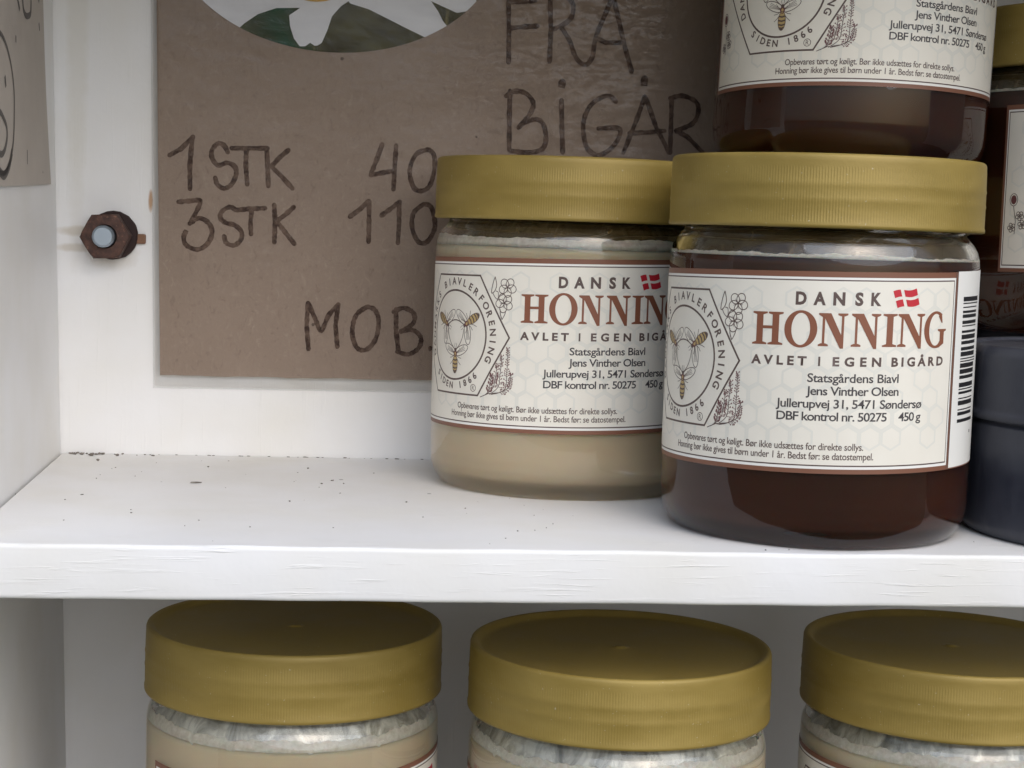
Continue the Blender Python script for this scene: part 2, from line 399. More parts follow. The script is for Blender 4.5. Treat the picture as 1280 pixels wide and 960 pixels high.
# rusty bolt through the back panel: shank > nut, washer, chip
bc = Vector((0.0165, 0.0, 0.0735))
def ycyl(bm, cx, cz, r, y0, y1, seg=40, rot=0.0, jag=0.0, bev=0.0):
    rnd = random.Random(3)
    rad = [r * (1 + rnd.uniform(-jag, jag)) for _ in range(seg)]
    def ring(y, k=1.0): return [bm.verts.new((cx + rad[i] * k * math.cos(rot + 2 * math.pi * i / seg), y, cz + rad[i] * k * math.sin(rot + 2 * math.pi * i / seg))) for i in range(seg)]
    rs = [ring(y1), ring(y0 + bev), ring(y0, 1 - bev / r)]
    for A, B in zip(rs, rs[1:]):
        for i in range(seg): bm.faces.new((A[i], A[(i + 1) % seg], B[(i + 1) % seg], B[i]))
    bm.faces.new(rs[-1])
    return bm
bm = bmesh.new(); ycyl(bm, bc.x - 0.0020, bc.z - 0.0004, 0.0036, -0.0128, 0.0, 32, 0, 0.012, 0.0007); bmesh.ops.recalc_face_normals(bm, faces=bm.faces)
bolt = sharp(wobj('bolt', bm, M_ZINC))
def sub(o, p): o.parent = p; o.matrix_parent_inverse = Matrix.Identity(4); return o
bm = bmesh.new(); ycyl(bm, bc.x, bc.z, 0.0081, -0.0022, 0.0, 48, 0, 0.012, 0.0005); bmesh.ops.recalc_face_normals(bm, faces=bm.faces)
sub(sharp(obj('washer', bm, M_WASHER)), bolt)
bm = bmesh.new()
NR = 0.0083; cx, cz = bc.x - 0.0018, bc.z - 0.0004
def nut_ring(y, k, circ):
    out = []
    for i in range(48):
        a = 2 * math.pi * i / 48 + 0.05
        hexr = NR * math.cos(math.pi / 6) / math.cos(((a - 0.05) % (math.pi / 3)) - math.pi / 6)
        r = min(hexr, circ) * k
        out.append(bm.verts.new((cx + r * math.cos(a), y, cz + r * math.sin(a))))
    return out
rs = [nut_ring(-0.0022, 1, 9), nut_ring(-0.0082, 1, 9), nut_ring(-0.0094, 1, NR * 0.925), nut_ring(-0.0097, 0.96, NR * 0.88), nut_ring(-0.0097, 0.55, NR * 0.88), nut_ring(-0.0085, 0.50, NR * 0.88)]
for A, B in zip(rs, rs[1:]):
    for i in range(48): bm.faces.new((A[i], A[(i + 1) % 48], B[(i + 1) % 48], B[i]))
bmesh.ops.recalc_face_normals(bm, faces=bm.faces)
sub(sharp(obj('nut', bm, M_RUST), 28), bolt)
bm = box_bm(0.0236, 0.0272, -0.0016, 0.0, 0.0709, 0.0742, 0.0006); sub(obj('wood_chip', bm, M_WOODCHIP), bolt)

# ------------------------------------------------------------------ flat drawing kit: everything printed is laid out in millimetres, then wrapped or placed
class Print:
    def __init__(self): self.bm = bmesh.new(); self.names = []; self.lay = self.bm.faces.layers.int.new('lay')
    def mi(self, ink):
        if ink not in self.names: self.names.append(ink)
        return self.names.index(ink)
    def poly(self, pts, ink, lay=2):
        vs_ = [self.bm.verts.new((x, y, 0)) for x, y in pts]
        try: f = self.bm.faces.new(vs_)
        except ValueError: return
        f.material_index = self.mi(ink); f[self.lay] = lay
    def rect(self, x0, y0, x1, y1, ink, lay=2): self.poly([(x0, y0), (x1, y0), (x1, y1), (x0, y1)], ink, lay)
    def line(self, pts, w, ink, lay=2, closed=False, taper=None, jit=0.0):
        P = [Vector(p) for p in pts]; n = len(P); L, Rr = [], []
        for i in range(n):
            a = P[i - 1] if (i > 0 or closed) else P[i]; b = P[(i + 1) % n] if (i < n - 1 or closed) else P[i]
            t = (b - a).normalized() if (b - a).length > 1e-9 else Vector((1, 0)); nn = Vector((-t.y, t.x))
            k = 1.0
            if (i > 0 and i < n - 1) or closed:
                d1 = (P[i] - a).normalized(); k = 1 / max(0.6, abs(d1.cross(nn)) if False else math.sqrt(max(0.0, (1 + d1.dot((b - P[i]).normalized())) / 2)))
            ww = w * 0.5 * k * (taper(i / (n - 1)) if taper else 1.0) * (1 + random.uniform(-jit, jit))
            L.append(P[i] + nn * ww); Rr.append(P[i] - nn * ww)
        for i in range(n if closed else n - 1):
            j = (i + 1) % n
            self.poly([L[i], Rr[i], Rr[j], L[j]], ink, lay)
    def ell(self, cx, cy, rx, ry, ink, lay=2, rot=0.0, w=None, n=40, a0=0.0, a1=2 * math.pi):
        full = abs(a1 - a0 - 2 * math.pi) < 1e-6
        pts = []
        for i in range(n if full else n + 1):
            a = a0 + (a1 - a0) * i / n; x, y = rx * math.cos(a), ry * math.sin(a)
            pts.append((cx + x * math.cos(rot) - y * math.sin(rot), cy + x * math.sin(rot) + y * math.cos(rot)))
        if w is None: self.poly(pts, ink, lay)
        else: self.line(pts, w, ink, lay, closed=full)
    def addmesh(self, me, fn, ink, lay=2):
        vs_ = [self.bm.verts.new((*fn(v.co.x, v.co.y), 0)) for v in me.vertices]
        k = self.mi(ink)
        for p in me.polygons:
            try: f = self.bm.faces.new([vs_[i] for i in p.vertices])
            except ValueError: continue
            f.material_index = k; f[self.lay] = lay
_tc = {}
def glyphs(s, bold=0.0, space=1.0):
    key = (s, bold, space)
    if key not in _tc:
        c = bpy.data.curves.new('t', 'FONT'); c.body = s; c.offset = bold; c.space_character = space; c.resolution_u = 3
        o = bpy.data.objects.new('t', c); COL.objects.link(o)
        me = bpy.data.meshes.new_from_object(o.evaluated_get(bpy.context.evaluated_depsgraph_get()))
        bpy.data.objects.remove(o); bpy.data.curves.remove(c)
        xs = [v.co.x for v in me.vertices]; _tc[key] = (me, min(xs), max(xs))
    return _tc[key]
_h = glyphs('H')[0]; CAP = max(v.co.y for v in _h.vertices)
def text(pr, s, u0, u1, base, cap, ink, bold=0.0, squash=1.0, lay=3):
    """text fitted between u0 and u1; letter spacing is opened until the letters keep their natural width times squash"""
    sy = cap / CAP; space = 1.0
    if len(s) > 1:
        w1 = glyphs(s, bold, 1.0); w2 = glyphs(s, bold, 2.0)
        a1, a2 = w1[2] - w1[1], w2[2] - w2[1]; want = (u1 - u0) / (sy * squash)
        space = round(min(2.6, max(0.86, 1 + (want - a1) / (a2 - a1))), 3)
    me, x0, x1 = glyphs(s, bold, space); sx = (u1 - u0) / (x1 - x0)
    pr.addmesh(me, lambda x, y: (u0 + (x - x0) * sx, base + y * sy), ink, lay)
def arc_text(pr, s, cx, cy, r, a0, step, h, ink, inside=False, bold=0.025, lay=7):
    """letters along a circle; angle is clockwise from the top, or counter-clockwise from the bottom with inside=True"""
    sy = h / CAP
    for i, ch in enumerate(s):
        if ch == ' ': continue
        a = R(a0 + step * i); me, x0, x1 = glyphs(ch, bold); xm = (x0 + x1) / 2
        if not inside:
            fn = lambda x, y: (cx + (r + (y - CAP / 2) * sy) * math.sin(a) + (x - xm) * sy * math.cos(a), cy + (r + (y - CAP / 2) * sy) * math.cos(a) - (x - xm) * sy * math.sin(a))
        else:
            fn = lambda x, y: (cx + (r - (y - CAP / 2) * sy) * math.sin(a) + (x - xm) * sy * math.cos(a), cy - (r - (y - CAP / 2) * sy) * math.cos(a) + (x - xm) * sy * math.sin(a))
        pr.addmesh(me, fn, ink, lay)

# ------------------------------------------------------------------ the printed honey label
RB = 42.08
def smooth_path(pts, n=6, closed=False):
    P = [Vector(p) for p in pts]; m = len(P); out = []
    for i in range(m if closed else m - 1):
        p0, p1, p2, p3 = (P[(i - 1) % m], P[i], P[(i + 1) % m], P[(i + 2) % m]) if closed else (P[max(i - 1, 0)], P[i], P[i + 1], P[min(i + 2, m - 1)])
        for k in range(n):
            t = k / n
            out.append(0.5 * ((2 * p1) + (p2 - p0) * t + (2 * p0 - 5 * p1 + 4 * p2 - p3) * t * t + (3 * p1 - p0 - 3 * p2 + p3) * t ** 3))
    if not closed: out.append(P[-1])
    return out
def serif_foot(pr, x, y, w, up, ink):
    """bracketed slab at a stem end"""
    s = 1 if up else -1
    pr.poly([(x - w / 2, y), (x + w / 2, y), (x + w / 2, y + s * 0.42), (x + w * 0.22, y + s * 0.75), (x - w * 0.22, y + s * 0.75), (x - w / 2, y + s * 0.42)][::s], ink, 3)
def honning(pr, ink='title'):
    b, t = 52.9, 61.3
    def stem(x, w, y0=b, y1=t, lay=4): pr.rect(x - w / 2, y0, x + w / 2, y1, ink, lay)
    # H
    for x in (-27.4, -23.2): stem(x, 1.75); serif_foot(pr, x, b, 3.9, True, ink); serif_foot(pr, x, t, 3.9, False, ink)
    pr.rect(-27.0, 57.0, -23.6, 57.75, ink, 5)
    # O
    def ring(cx, cy, ro, ri, a0=0, a1=360, n=56):
        A = [R(a0 + (a1 - a0) * i / n) for i in range(n + 1)]
        for p, q in zip(A, A[1:]):
            pr.poly([(cx + ro[0] * math.cos(p), cy + ro[1] * math.sin(p)), (cx + ro[0] * math.cos(q), cy + ro[1] * math.sin(q)), (cx + ri[0] * math.cos(q), cy + ri[1] * math.sin(q)), (cx + ri[0] * math.cos(p), cy + ri[1] * math.sin(p))], ink, 4)
    ring(-16.75, 57.15, (4.15, 4.75), (2.35, 4.1))
    # N (three of them)
    def N(x0, x1):
        l, r_ = x0 + 1.25, x1 - 1.3
        stem(l, 0.62); stem(r_, 0.62, b - 0.45)
        serif_foot(pr, l, b, 2.5, True, ink); serif_foot(pr, r_, t, 2.5, False, ink)
        pr.poly([(x0, t), (x0, t - 0.42), (l - 0.31, t - 1.0), (l + 1.6, t)], ink, 5)
        pr.poly([(l - 0.4, t), (l + 1.75, t), (r_ + 0.31, b + 1.6), (r_ + 0.31, b - 0.5), (r_ - 0.5, b - 0.5)][::-1], ink, 6)
    N(-12.3, -5.0); N(-4.1, 3.5)
    stem(6.0, 1.75); serif_foot(pr, 6.0, b, 3.9, True, ink); serif_foot(pr, 6.0, t, 3.9, False, ink)
    N(8.2, 16.4)
    # G
    ring(20.3, 57.15, (4.0, 4.75), (2.3, 4.1), 55, 318)
    pr.poly([(22.05, 61.1), (22.4, 61.1), (22.75, 58.9), (22.35, 58.9), (21.2, 60.6)][::-1], ink, 5)
    stem(22.7, 1.55, 53.5, 56.9, 5); serif_foot(pr, 22.7, 57.3, 3.2, False, ink)
    pr.poly([(20.6, 52.4), (21.8, 52.6), (23.47, 53.6), (23.47, 54.4), (21.9, 54.3)], ink, 6)
def bee(pr, hx, hy, ang):
    """a bee with its head at (hx, hy), abdomen pointing along ang"""
    c, s = math.cos(ang), math.sin(ang)
    def T_(x, y): return (hx + x * c - y * s, hy + x * s + y * c)
    def e(x, y, rx, ry, ink, lay, w=None, rot=0.0): pr.ell(*T_(x, y), rx, ry, ink, lay, ang + rot, w, 22)
    for sd_ in (-1, 1):
        for k, (x0, x1, y1) in enumerate(((0.9, -0.5, 2.3), (1.7, 2.6, 2.9), (2.3, 4.6, 2.7))):
            pr.line([T_(x0, sd_ * 0.5), T_((x0 + x1) / 2 + 0.3, sd_ * y1 * 0.62), T_(x1, sd_ * y1)], 0.17, 'dark', 3)
        pr.line([T_(-0.5, sd_ * 0.3), T_(-1.2, sd_ * 0.5), T_(-1.9, sd_ * 0.35)], 0.13, 'dark', 3)
        wa = sd_ * R(112)
        wx, wy = T_(1.3 + 3.0 * math.cos(wa), 3.0 * math.sin(wa))
        pr.ell(wx, wy, 3.3, 1.35, 'paper', 3, ang + wa); pr.ell(wx, wy, 3.3, 1.35, 'dark', 4, ang + wa, 0.2, 28)
        for q in (-0.55, -0.1, 0.35, 0.75):
            dx, dy = math.cos(ang + wa), math.sin(ang + wa); o_ = q * 1.1
            pr.line([(wx - 2.3 * dx - o_ * 0.2 * dy, wy - 2.3 * dy + o_ * 0.2 * dx), (wx + 1.9 * dx - o_ * dy, wy + 1.9 * dy + o_ * dx)], 0.12, 'dark', 4)
    e(4.5, 0, 2.75, 1.25, 'yellow', 5); e(4.5, 0, 2.75, 1.25, 'dark', 7, 0.17)
    for x, hw in ((3.1, 1.0), (4.3, 1.22), (5.5, 1.1), (6.4, 0.8)): pr.line([T_(x, -hw), T_(x + 0.25, 0), T_(x, hw)], 0.45, 'dark', 6)
    e(6.9, 0, 0.45, 0.4, 'dark', 6)
    e(1.3, 0, 1.05, 0.85, 'heather', 5); e(1.3, 0, 0.5, 0.4, 'yellow', 6); e(0.1, 0, 0.5, 0.6, 'dark', 5)
def flower(pr, cx, cy, r, seed):
    rnd = random.Random(seed)
    for k in range(5):
        a = k * 2 * math.pi / 5 + seed; x, y = cx + r * 0.62 * math.cos(a), cy + r * 0.62 * math.sin(a)
        pr.ell(x, y, r * 0.58, r * 0.5, 'paper', 3 + k % 2, a); pr.ell(x, y, r * 0.58, r * 0.5, 'dark', 5, a, 0.22, 22)
        pr.line([(cx + 0.25 * r * math.cos(a), cy + 0.25 * r * math.sin(a)), (x, y)], 0.12, 'dark', 5)
    pr.ell(cx, cy, r * 0.16, r * 0.16, 'dark', 6, n=10)
def sprig(pr, pts, seed, ink='heather'):
    rnd = random.Random(seed); P = smooth_path(pts, 10)
    pr.line(P, 0.2, 'dark', 3)
    for i in range(2, len(P)):
        t = i / len(P); d = (P[i] - P[i - 1]).normalized(); nn = Vector((-d.y, d.x))
        if t < 0.3: continue
        for sd_ in (-1, 1):
            if rnd.random() < 0.34: continue
            L = 1.15 * (1.15 - t * 0.85) * rnd.uniform(0.7, 1.2); q = P[i] + nn * sd_ * L + d * 0.5
            pr.line([P[i], q], 0.13, ink, 3); pr.ell(q.x, q.y, 0.24, 0.17, ink, 4, rnd.uniform(0, 3), n=8)
def label_print():
    pr = Print()
    # sheet, brown frame, panel, hairlines, barcode strip
    pr.rect(-85.3, 20.3, 55.5, 71.8, 'brown', 0)
    pr.rect(-84.4, 21.5, 27.75, 70.35, 'white', 1); pr.rect(28.95, 20.6, 55.4, 72.0, 'white', 1)
    pr.rect(-84.0, 22.2, 27.2, 69.75, 'dark', 2); pr.rect(-83.72, 22.55, 26.9, 69.42, 'paper', 3)
    pr.rect(27.75, 20.4, 28.1, 71.7, 'dark', 1); pr.rect(28.65, 20.4, 28.95, 71.7, 'dark', 1)
    base = {'lay': 0}
    # honeycomb watermark
    hs = 3.35
    for iy in range(9):
        for ix in range(20):
            cx, cy = -82 + ix * hs * 1.732 + (iy % 2) * hs * 0.866, 24.5 + iy * hs * 1.5
            if not (-80.5 < cx < 24.2 and 25.5 < cy < 66.5): continue
            if random.random() < 0.22: continue
            pr.ell(cx, cy, hs * 0.90, hs * 0.90, 'hexline', 4, math.pi / 6, 0.55, 6)
    up = lambda pts: pts
    # hexagon badge
    C = (-54.6, 48.3)
    hx = [(-76.4, 48.3), (-65.6, 66.4), (-43.7, 66.4), (-32.8, 48.3), (-43.4, 30.6), (-65.3, 30.6)]
    pr.poly(hx[::-1], 'paper', 5); pr.line(hx, 0.50, 'dark', 6, closed=True)
    pr.ell(*C, 13.75, 13.5, 'dark', 6, 0, 0.55, 64)
    arc_text(pr, 'DANMARKS BIAVLERFORENING', C[0], C[1], 16.25, -112, 9.85, 2.05, 'dark', lay=7)
    arc_text(pr, 'SIDEN 1866', C[0], C[1], 15.35, -39, 8.7, 1.9, 'dark', inside=True, lay=7)
    pr.ell(-45.3, 32.75, 1.05, 1.05, 'dark', 6, 0, 0.18, 24); text(pr, 'R', -45.75, -44.8, 32.1, 1.3, 'dark', 0.0, lay=6)
    save = pr.lay
    n0 = len(pr.bm.faces)
    bee(pr, -58.4, 51.0, R(152)); bee(pr, -49.9, 51.2, R(30)); bee(pr, -53.9, 43.9, R(-90))
    pr.line(smooth_path([(-58.0, 51.6), (-56.0, 52.5), (-54.1, 52.8), (-52.2, 52.5), (-50.2, 51.6)]), 0.3, 'dark', 6)
    pr.line(smooth_path([(-58.3, 50.2), (-57.6, 47.6), (-56.0, 45.3), (-54.2, 43.9)]), 0.2, 'dark', 6)
    pr.line(smooth_path([(-50.0, 50.2), (-50.6, 47.6), (-52.0, 45.3), (-53.7, 43.9)]), 0.2, 'dark', 6)
    pr.bm.faces.ensure_lookup_table()
    for f in pr.bm.faces[n0:]: f[pr.lay] += 4
    # clover spray above right, heather below right
    n0 = len(pr.bm.faces)
    flower(pr, -33.9, 63.1, 2.4, 1); flower(pr, -34.8, 58.5, 2.4, 2)
    pr.line(smooth_path([(-38.2, 66.2), (-39.0, 63.8), (-39.3, 61.4), (-38.2, 62.0), (-37.6, 63.8), (-38.2, 66.2)]), 0.24, 'dark', 4)
    pr.line(smooth_path([(-38.9, 61.5), (-38.0, 60.1), (-37.0, 59.6), (-37.0, 61.6), (-37.9, 62.0)]), 0.2, 'dark', 4)
    pr.line(smooth_path([(-37.2, 59.6), (-36.2, 60.6), (-35.2, 61.0)]), 0.22, 'dark', 4)
    pr.line(smooth_path([(-36.1, 56.6), (-36.0, 55.2), (-35.4, 53.6)]), 0.24, 'dark', 4); pr.line(smooth_path([(-34.2, 56.3), (-34.6, 55.0), (-35.4, 53.6)]), 0.2, 'dark', 4)
    sprig(pr, [(-41.2, 30.6), (-39.6, 31.8), (-38.8, 34.2), (-38.4, 37.0)], 3); sprig(pr, [(-40.0, 31.2), (-37.8, 33.2), (-37.0, 36.4), (-36.6, 40.0)], 4)
    sprig(pr, [(-39.0, 31.2), (-36.0, 33.6), (-35.4, 38.0), (-35.0, 42.6)], 5); sprig(pr, [(-38.0, 31.4), (-33.8, 33.0), (-33.2, 38.6), (-33.1, 44.9)], 6)
    sprig(pr, [(-38.5, 31.2), (-35.6, 31.9), (-32.6, 33.6), (-31.8, 37.4)], 7); pr.line([(-42.4, 30.2), (-39.4, 31.4), (-35, 32.0)], 0.22, 'dark', 4)
    # buds to the left of the badge
    pr.ell(-80.6, 42.6, 1.4, 1.9, 'dark', 4, 0, 0.2, 20); pr.ell(-80.6, 42.6, 1.0, 1.4, 'heather', 4); pr.line([(-80.6, 40.8), (-79.6, 36), (-79.8, 32)], 0.2, 'dark', 4)
    for x, y, s_ in ((-78.2, 37.6, 11), (-80.9, 34.0, 12), (-77.2, 34.9, 13)): flower(pr, x, y, 1.2, s_)
    pr.bm.faces.ensure_lookup_table()
    for f in pr.bm.faces[n0:]: f[pr.lay] += 2
    # words
    n0 = len(pr.bm.faces)
    for ch, a, b_ in (('D', -18.35, -15.6), ('A', -13.9, -10.8), ('N', -9.0, -6.0), ('S', -3.5, -1.4), ('K', 0.6, 3.3)): text(pr, ch, a, b_, 63.45, 3.0, 'dark', 0.045)
    honning(pr)
    for w, a, b_ in (('AVLET', -29.4, -14.9), ('I', -12.0, -11.5), ('EGEN', -8.4, 4.1), ('BIGÅRD', 6.9, 23.7)): text(pr, w, a, b_, 47.95, 2.15, 'dark', 0.038, 1.12)
    text(pr, 'Statsgårdens Biavl', -14.5, 9.2, 43.75, 2.15, 'text', 0.014, 1.12); text(pr, 'Jens Vinther Olsen', -14.7, 9.4, 40.45, 2.15, 'text', 0.014, 1.12)
    text(pr, 'Jullerupvej 31, 5471 Søndersø', -22.2, 16.7, 37.15, 2.15, 'text', 0.014, 1.12)
    text(pr, 'DBF kontrol nr. 50275', -21.9, 6.4, 33.9, 2.15, 'text', 0.014, 1.12); text(pr, '450 g', 9.7, 16.6, 33.9, 2.15, 'text', 0.014, 1.12)
    text(pr, 'Opbevares tørt og køligt. Bør ikke udsættes for direkte sollys.', -51.9, 0.5, 26.4, 1.75, 'dark', 0.010, 0.86)
    text(pr, 'Honning bør ikke gives til børn under 1 år. Bedst før: se datostempel.', -54.9, 3.3, 23.95, 1.75, 'dark', 0.010, 0.86)
    # waving red flag with a white cross
    def fl(s_, t_):
        a, b_, c_, d_ = (6.4, 67.0), (13.2, 67.8), (14.3, 63.7), (7.8, 62.7)
        x = (a[0] * (1 - s_) + b_[0] * s_) * (1 - t_) + (d_[0] * (1 - s_) + c_[0] * s_) * t_
        y = (a[1] * (1 - s_) + b_[1] * s_) * (1 - t_) + (d_[1] * (1 - s_) + c_[1] * s_) * t_
        return (x, y + 0.28 * math.sin(s_ * 6.0 + 0.3))
    for s0, s1 in ((0, 0.30), (0.44, 1)):
        for t0, t1 in ((0, 0.41), (0.59, 1)):
            k = 6
            for i in range(k):
                a, b_ = s0 + (s1 - s0) * i / k, s0 + (s1 - s0) * (i + 1) / k
                pr.poly([fl(a, t1), fl(b_, t1), fl(b_, t0), fl(a, t0)], 'red', 4)
    pr.bm.faces.ensure_lookup_table()
    for f in pr.bm.faces[n0:]: f[pr.lay] += 2
    # barcode, bars running across the strip
    rnd = random.Random(11); y = 32.2
    while y < 64.6:
        w = rnd.choice((0.33, 0.33, 0.66, 0.9, 1.2)); g = rnd.choice((0.36, 0.45, 0.7, 1.0))
        long_ = y < 33.6 or 47.9 < y < 49.4 or y > 63.4
        pr.rect(32.3, y, 44.6 if long_ else 43.4, y + w, 'black', 3)
        y += w + g
    pr.rect(42.4, 28.8, 43.2, 29.6, 'black', 3)
    # cut into narrow columns, skew as stuck on by hand, wrap round the jar
    bm = pr.bm
    bmesh.ops.triangulate(bm, faces=[f for f in bm.faces if len(f.verts) > 4])
    u = -84.0
    while u < 55:
        bmesh.ops.bisect_plane(bm, geom=bm.verts[:] + bm.edges[:] + bm.faces[:], plane_co=(u, 0, 0), plane_no=(1, 0, 0)); u += 1.4
    vl = {}
    for f in bm.faces:
        for v in f.verts: vl[v] = max(vl.get(v, 0), f[pr.lay])
    for v, k in vl.items():
        uu, z = v.co.x, v.co.y + 0.018 * (v.co.x + 15)
        r = (RB + 0.10 + k * 0.016) * MM; a = uu / RB
        v.co = (r * math.sin(a), -r * math.cos(a), z * MM)
    bmesh.ops.recalc_face_normals
    for f in bm.faces:
        f.normal_update(); c = f.calc_center_median()
        if f.normal.x * c.x + f.normal.y * c.y < 0: f.normal_flip()
        f.smooth = True
    return bm, [INKS[k] for k in pr.names]

# ------------------------------------------------------------------ jars
H_LID0, H_TOT = 0.0827, 0.1016
OUTER = [(0, 1.6), (33.5, 1.4), (35.2, 0.0), (37.2, 0.0), (39.2, 1.3), (40.9, 3.8), (41.8, 6.8), (42.08, 10.0), (42.08, 40), (42.08, 73.6), (41.9, 75.6), (41.35, 77.6), (40.4, 79.4), (39.2, 80.8), (38.3, 81.8), (38.0, 83.0), (38.0, 97.5)]
INNER = [(36.6, 97.5), (36.6, 83.2), (37.0, 81.0), (38.6, 78.4), (39.8, 76.2), (40.2, 73.6), (40.2, 40), (40.2, 12.0), (39.4, 8.6), (37.2, 6.1), (33.0, 5.2), (0, 4.8)]
mmp = lambda P: [(r * MM, z * MM) for r, z in P]
def build_glass(parent):
    bm = bmesh.new(); lathe(bm, mmp(OUTER + INNER), 128)
    return obj('glass_body', bm, M_GLASS, parent, True)
def build_honey(parent, m, top=75.6):
    P = [(0, 4.7), (33.0, 5.1), (37.25, 6.0), (39.5, 8.5), (40.32, 12.0), (40.32, 40), (40.32, 73.0), (40.2, top), (39.3, top - 0.5), (37, top - 0.9), (20, top - 1.1), (0, top - 1.1)]
    bm = bmesh.new(); lathe(bm, mmp(P), 128); return obj('honey', bm, m, parent, True)
def build_foam(parent, z0, z1, amp, seed, m=M_FOAM):
    rnd = random.Random(seed); ph = [rnd.uniform(0, 6.28) for _ in range(10)]
    def wob(r, z, a):
        w = sum(math.sin(a * k + ph[i]) / (1 + i * 0.35) for i, k in enumerate((2, 3, 7, 13, 23, 37, 61, 89, 131))) * amp
        t = (z - z0 * MM) / ((z1 - z0) * MM)
        zz = z + w * MM * (1 if t > 0.5 else -0.5)
        ri = 40.25 if zz < 0.0740 else 40.25 - (zz / MM - 74.0) ** 2 * 0.075
        return (min(r, ri * MM), zz)
    P = [(37.0, z0 + (z1 - z0) * 0.5), (40.34, z0), (40.34, z0 + (z1 - z0) * 0.55), (40.30, z1 - 0.2), (39.6, z1), (37.5, z1 - 0.8)]
    bm = bmesh.new(); lathe(bm, mmp(P), 360, wob=wob); return obj('foam_ring', bm, m, parent, True)
def build_smear(parent, m, z0=75.4, z1=82.5):
    bm = bmesh.new(); P = [(39.95, z0), (39.55, 76.6), (38.7, 78.2), (37.6, 80.0), (36.85, 81.4), (36.4, z1)]
    lathe(bm, mmp([p for p in P if p[1] >= z0]), 160); return obj('honey_smear', bm, m, parent, True)
LID = [(38.4, 82.9), (42.1, 82.72), (42.75, 82.95), (42.8, 83.7), (42.62, 84.3), (42.62, 89.3), (42.74, 89.9), (42.62, 90.6), (42.60, 93.2), (42.72, 93.8), (42.58, 94.5), (42.5, 98.6), (42.44, 99.6), (42.42, 100.6), (42.2, 101.25), (41.75, 101.58), (41.1, 101.55), (40.4, 101.1), (39.7, 100.3), (39.0, 99.95), (37.5, 99.9), (3.0, 100.0), (1.6, 100.1), (1.4, 100.35), (0, 100.4)]
def build_lid(parent):
    bm = bmesh.new(); lathe(bm, mmp(LID + [(0, 99.0), (38.3, 98.9), (38.4, 82.9)]), 192)
    bmesh.ops.remove_doubles(bm, verts=bm.verts, dist=1e-7)
    return obj('lid', bm, M_LID, parent, True)
LBM, LMATS = label_print()
LABEL_MESH = bpy.data.meshes.new('label'); LBM.to_mesh(LABEL_MESH); LBM.free()
for m_ in LMATS: LABEL_MESH.materials.append(m_)
def build_label(parent, rot=0.0, dz=0.0):
    o = bpy.data.objects.new('label', LABEL_MESH); COL.objects.link(o); o.parent = parent; o.rotation_euler.z = rot; o.location.z = dz; return o
GROUP = 'jars of honey on the cabinet shelves'
def dup(src, loc, rot):
    r = src.copy(); COL.objects.link(r); r.location = loc; r.rotation_euler = rot
    for ch in src.children:
        c = ch.copy(); COL.objects.link(c); c.parent = r
    return r
def jar(loc, rot, kind, label):
    j = empty('honey_jar', loc, rot)
    build_glass(j)
    if kind == 'dark':
        build_honey(j, M_DARK, 75.0); build_foam(j, 74.9, 75.9, 0.17, 2); build_smear(j, M_FILM)
    elif kind == 'cream':
        build_honey(j, M_CREAM, 74.6); build_foam(j, 74.6, 77.3, 0.16, 5); build_smear(j, M_FILM, 76.6)
    else:
        build_honey(j, M_CREAM, 74.6); build_foam(j, 73.2, 77.4, 0.35, 8); build_smear(j, M_SMEAR)
    build_lid(j); build_label(j)
    return tag(j, label, 'honey jar', GROUP)
def kid(j, name): return next(c for c in j.children if c.name.split('.')[0] == name)
front = jar((0.2231, -0.1244, 0.0), (0, 0, 0), 'dark', 'dark brown honey jar at the front shelf edge with barcode showing on its label')
rear = jar((0.1633, -0.0492, 0.0), (0, 0, 9.5 / RB), 'cream', 'pale creamed honey jar on the middle shelf in front of the cardboard price sign')
hid = dup(front, (0.2500, -0.0436, 0.0), (0, 0, 0.7)); hid['label'] = 'dark honey jar hidden behind the front jar, underneath the shaded upper jar'
up_ = dup(front, (0.2478, -0.0600, 0.1030), (R(-0.6), R(2.2), 0.46)); up_['label'] = 'shaded dark honey jar stacked above the front jar, its lid out of view'

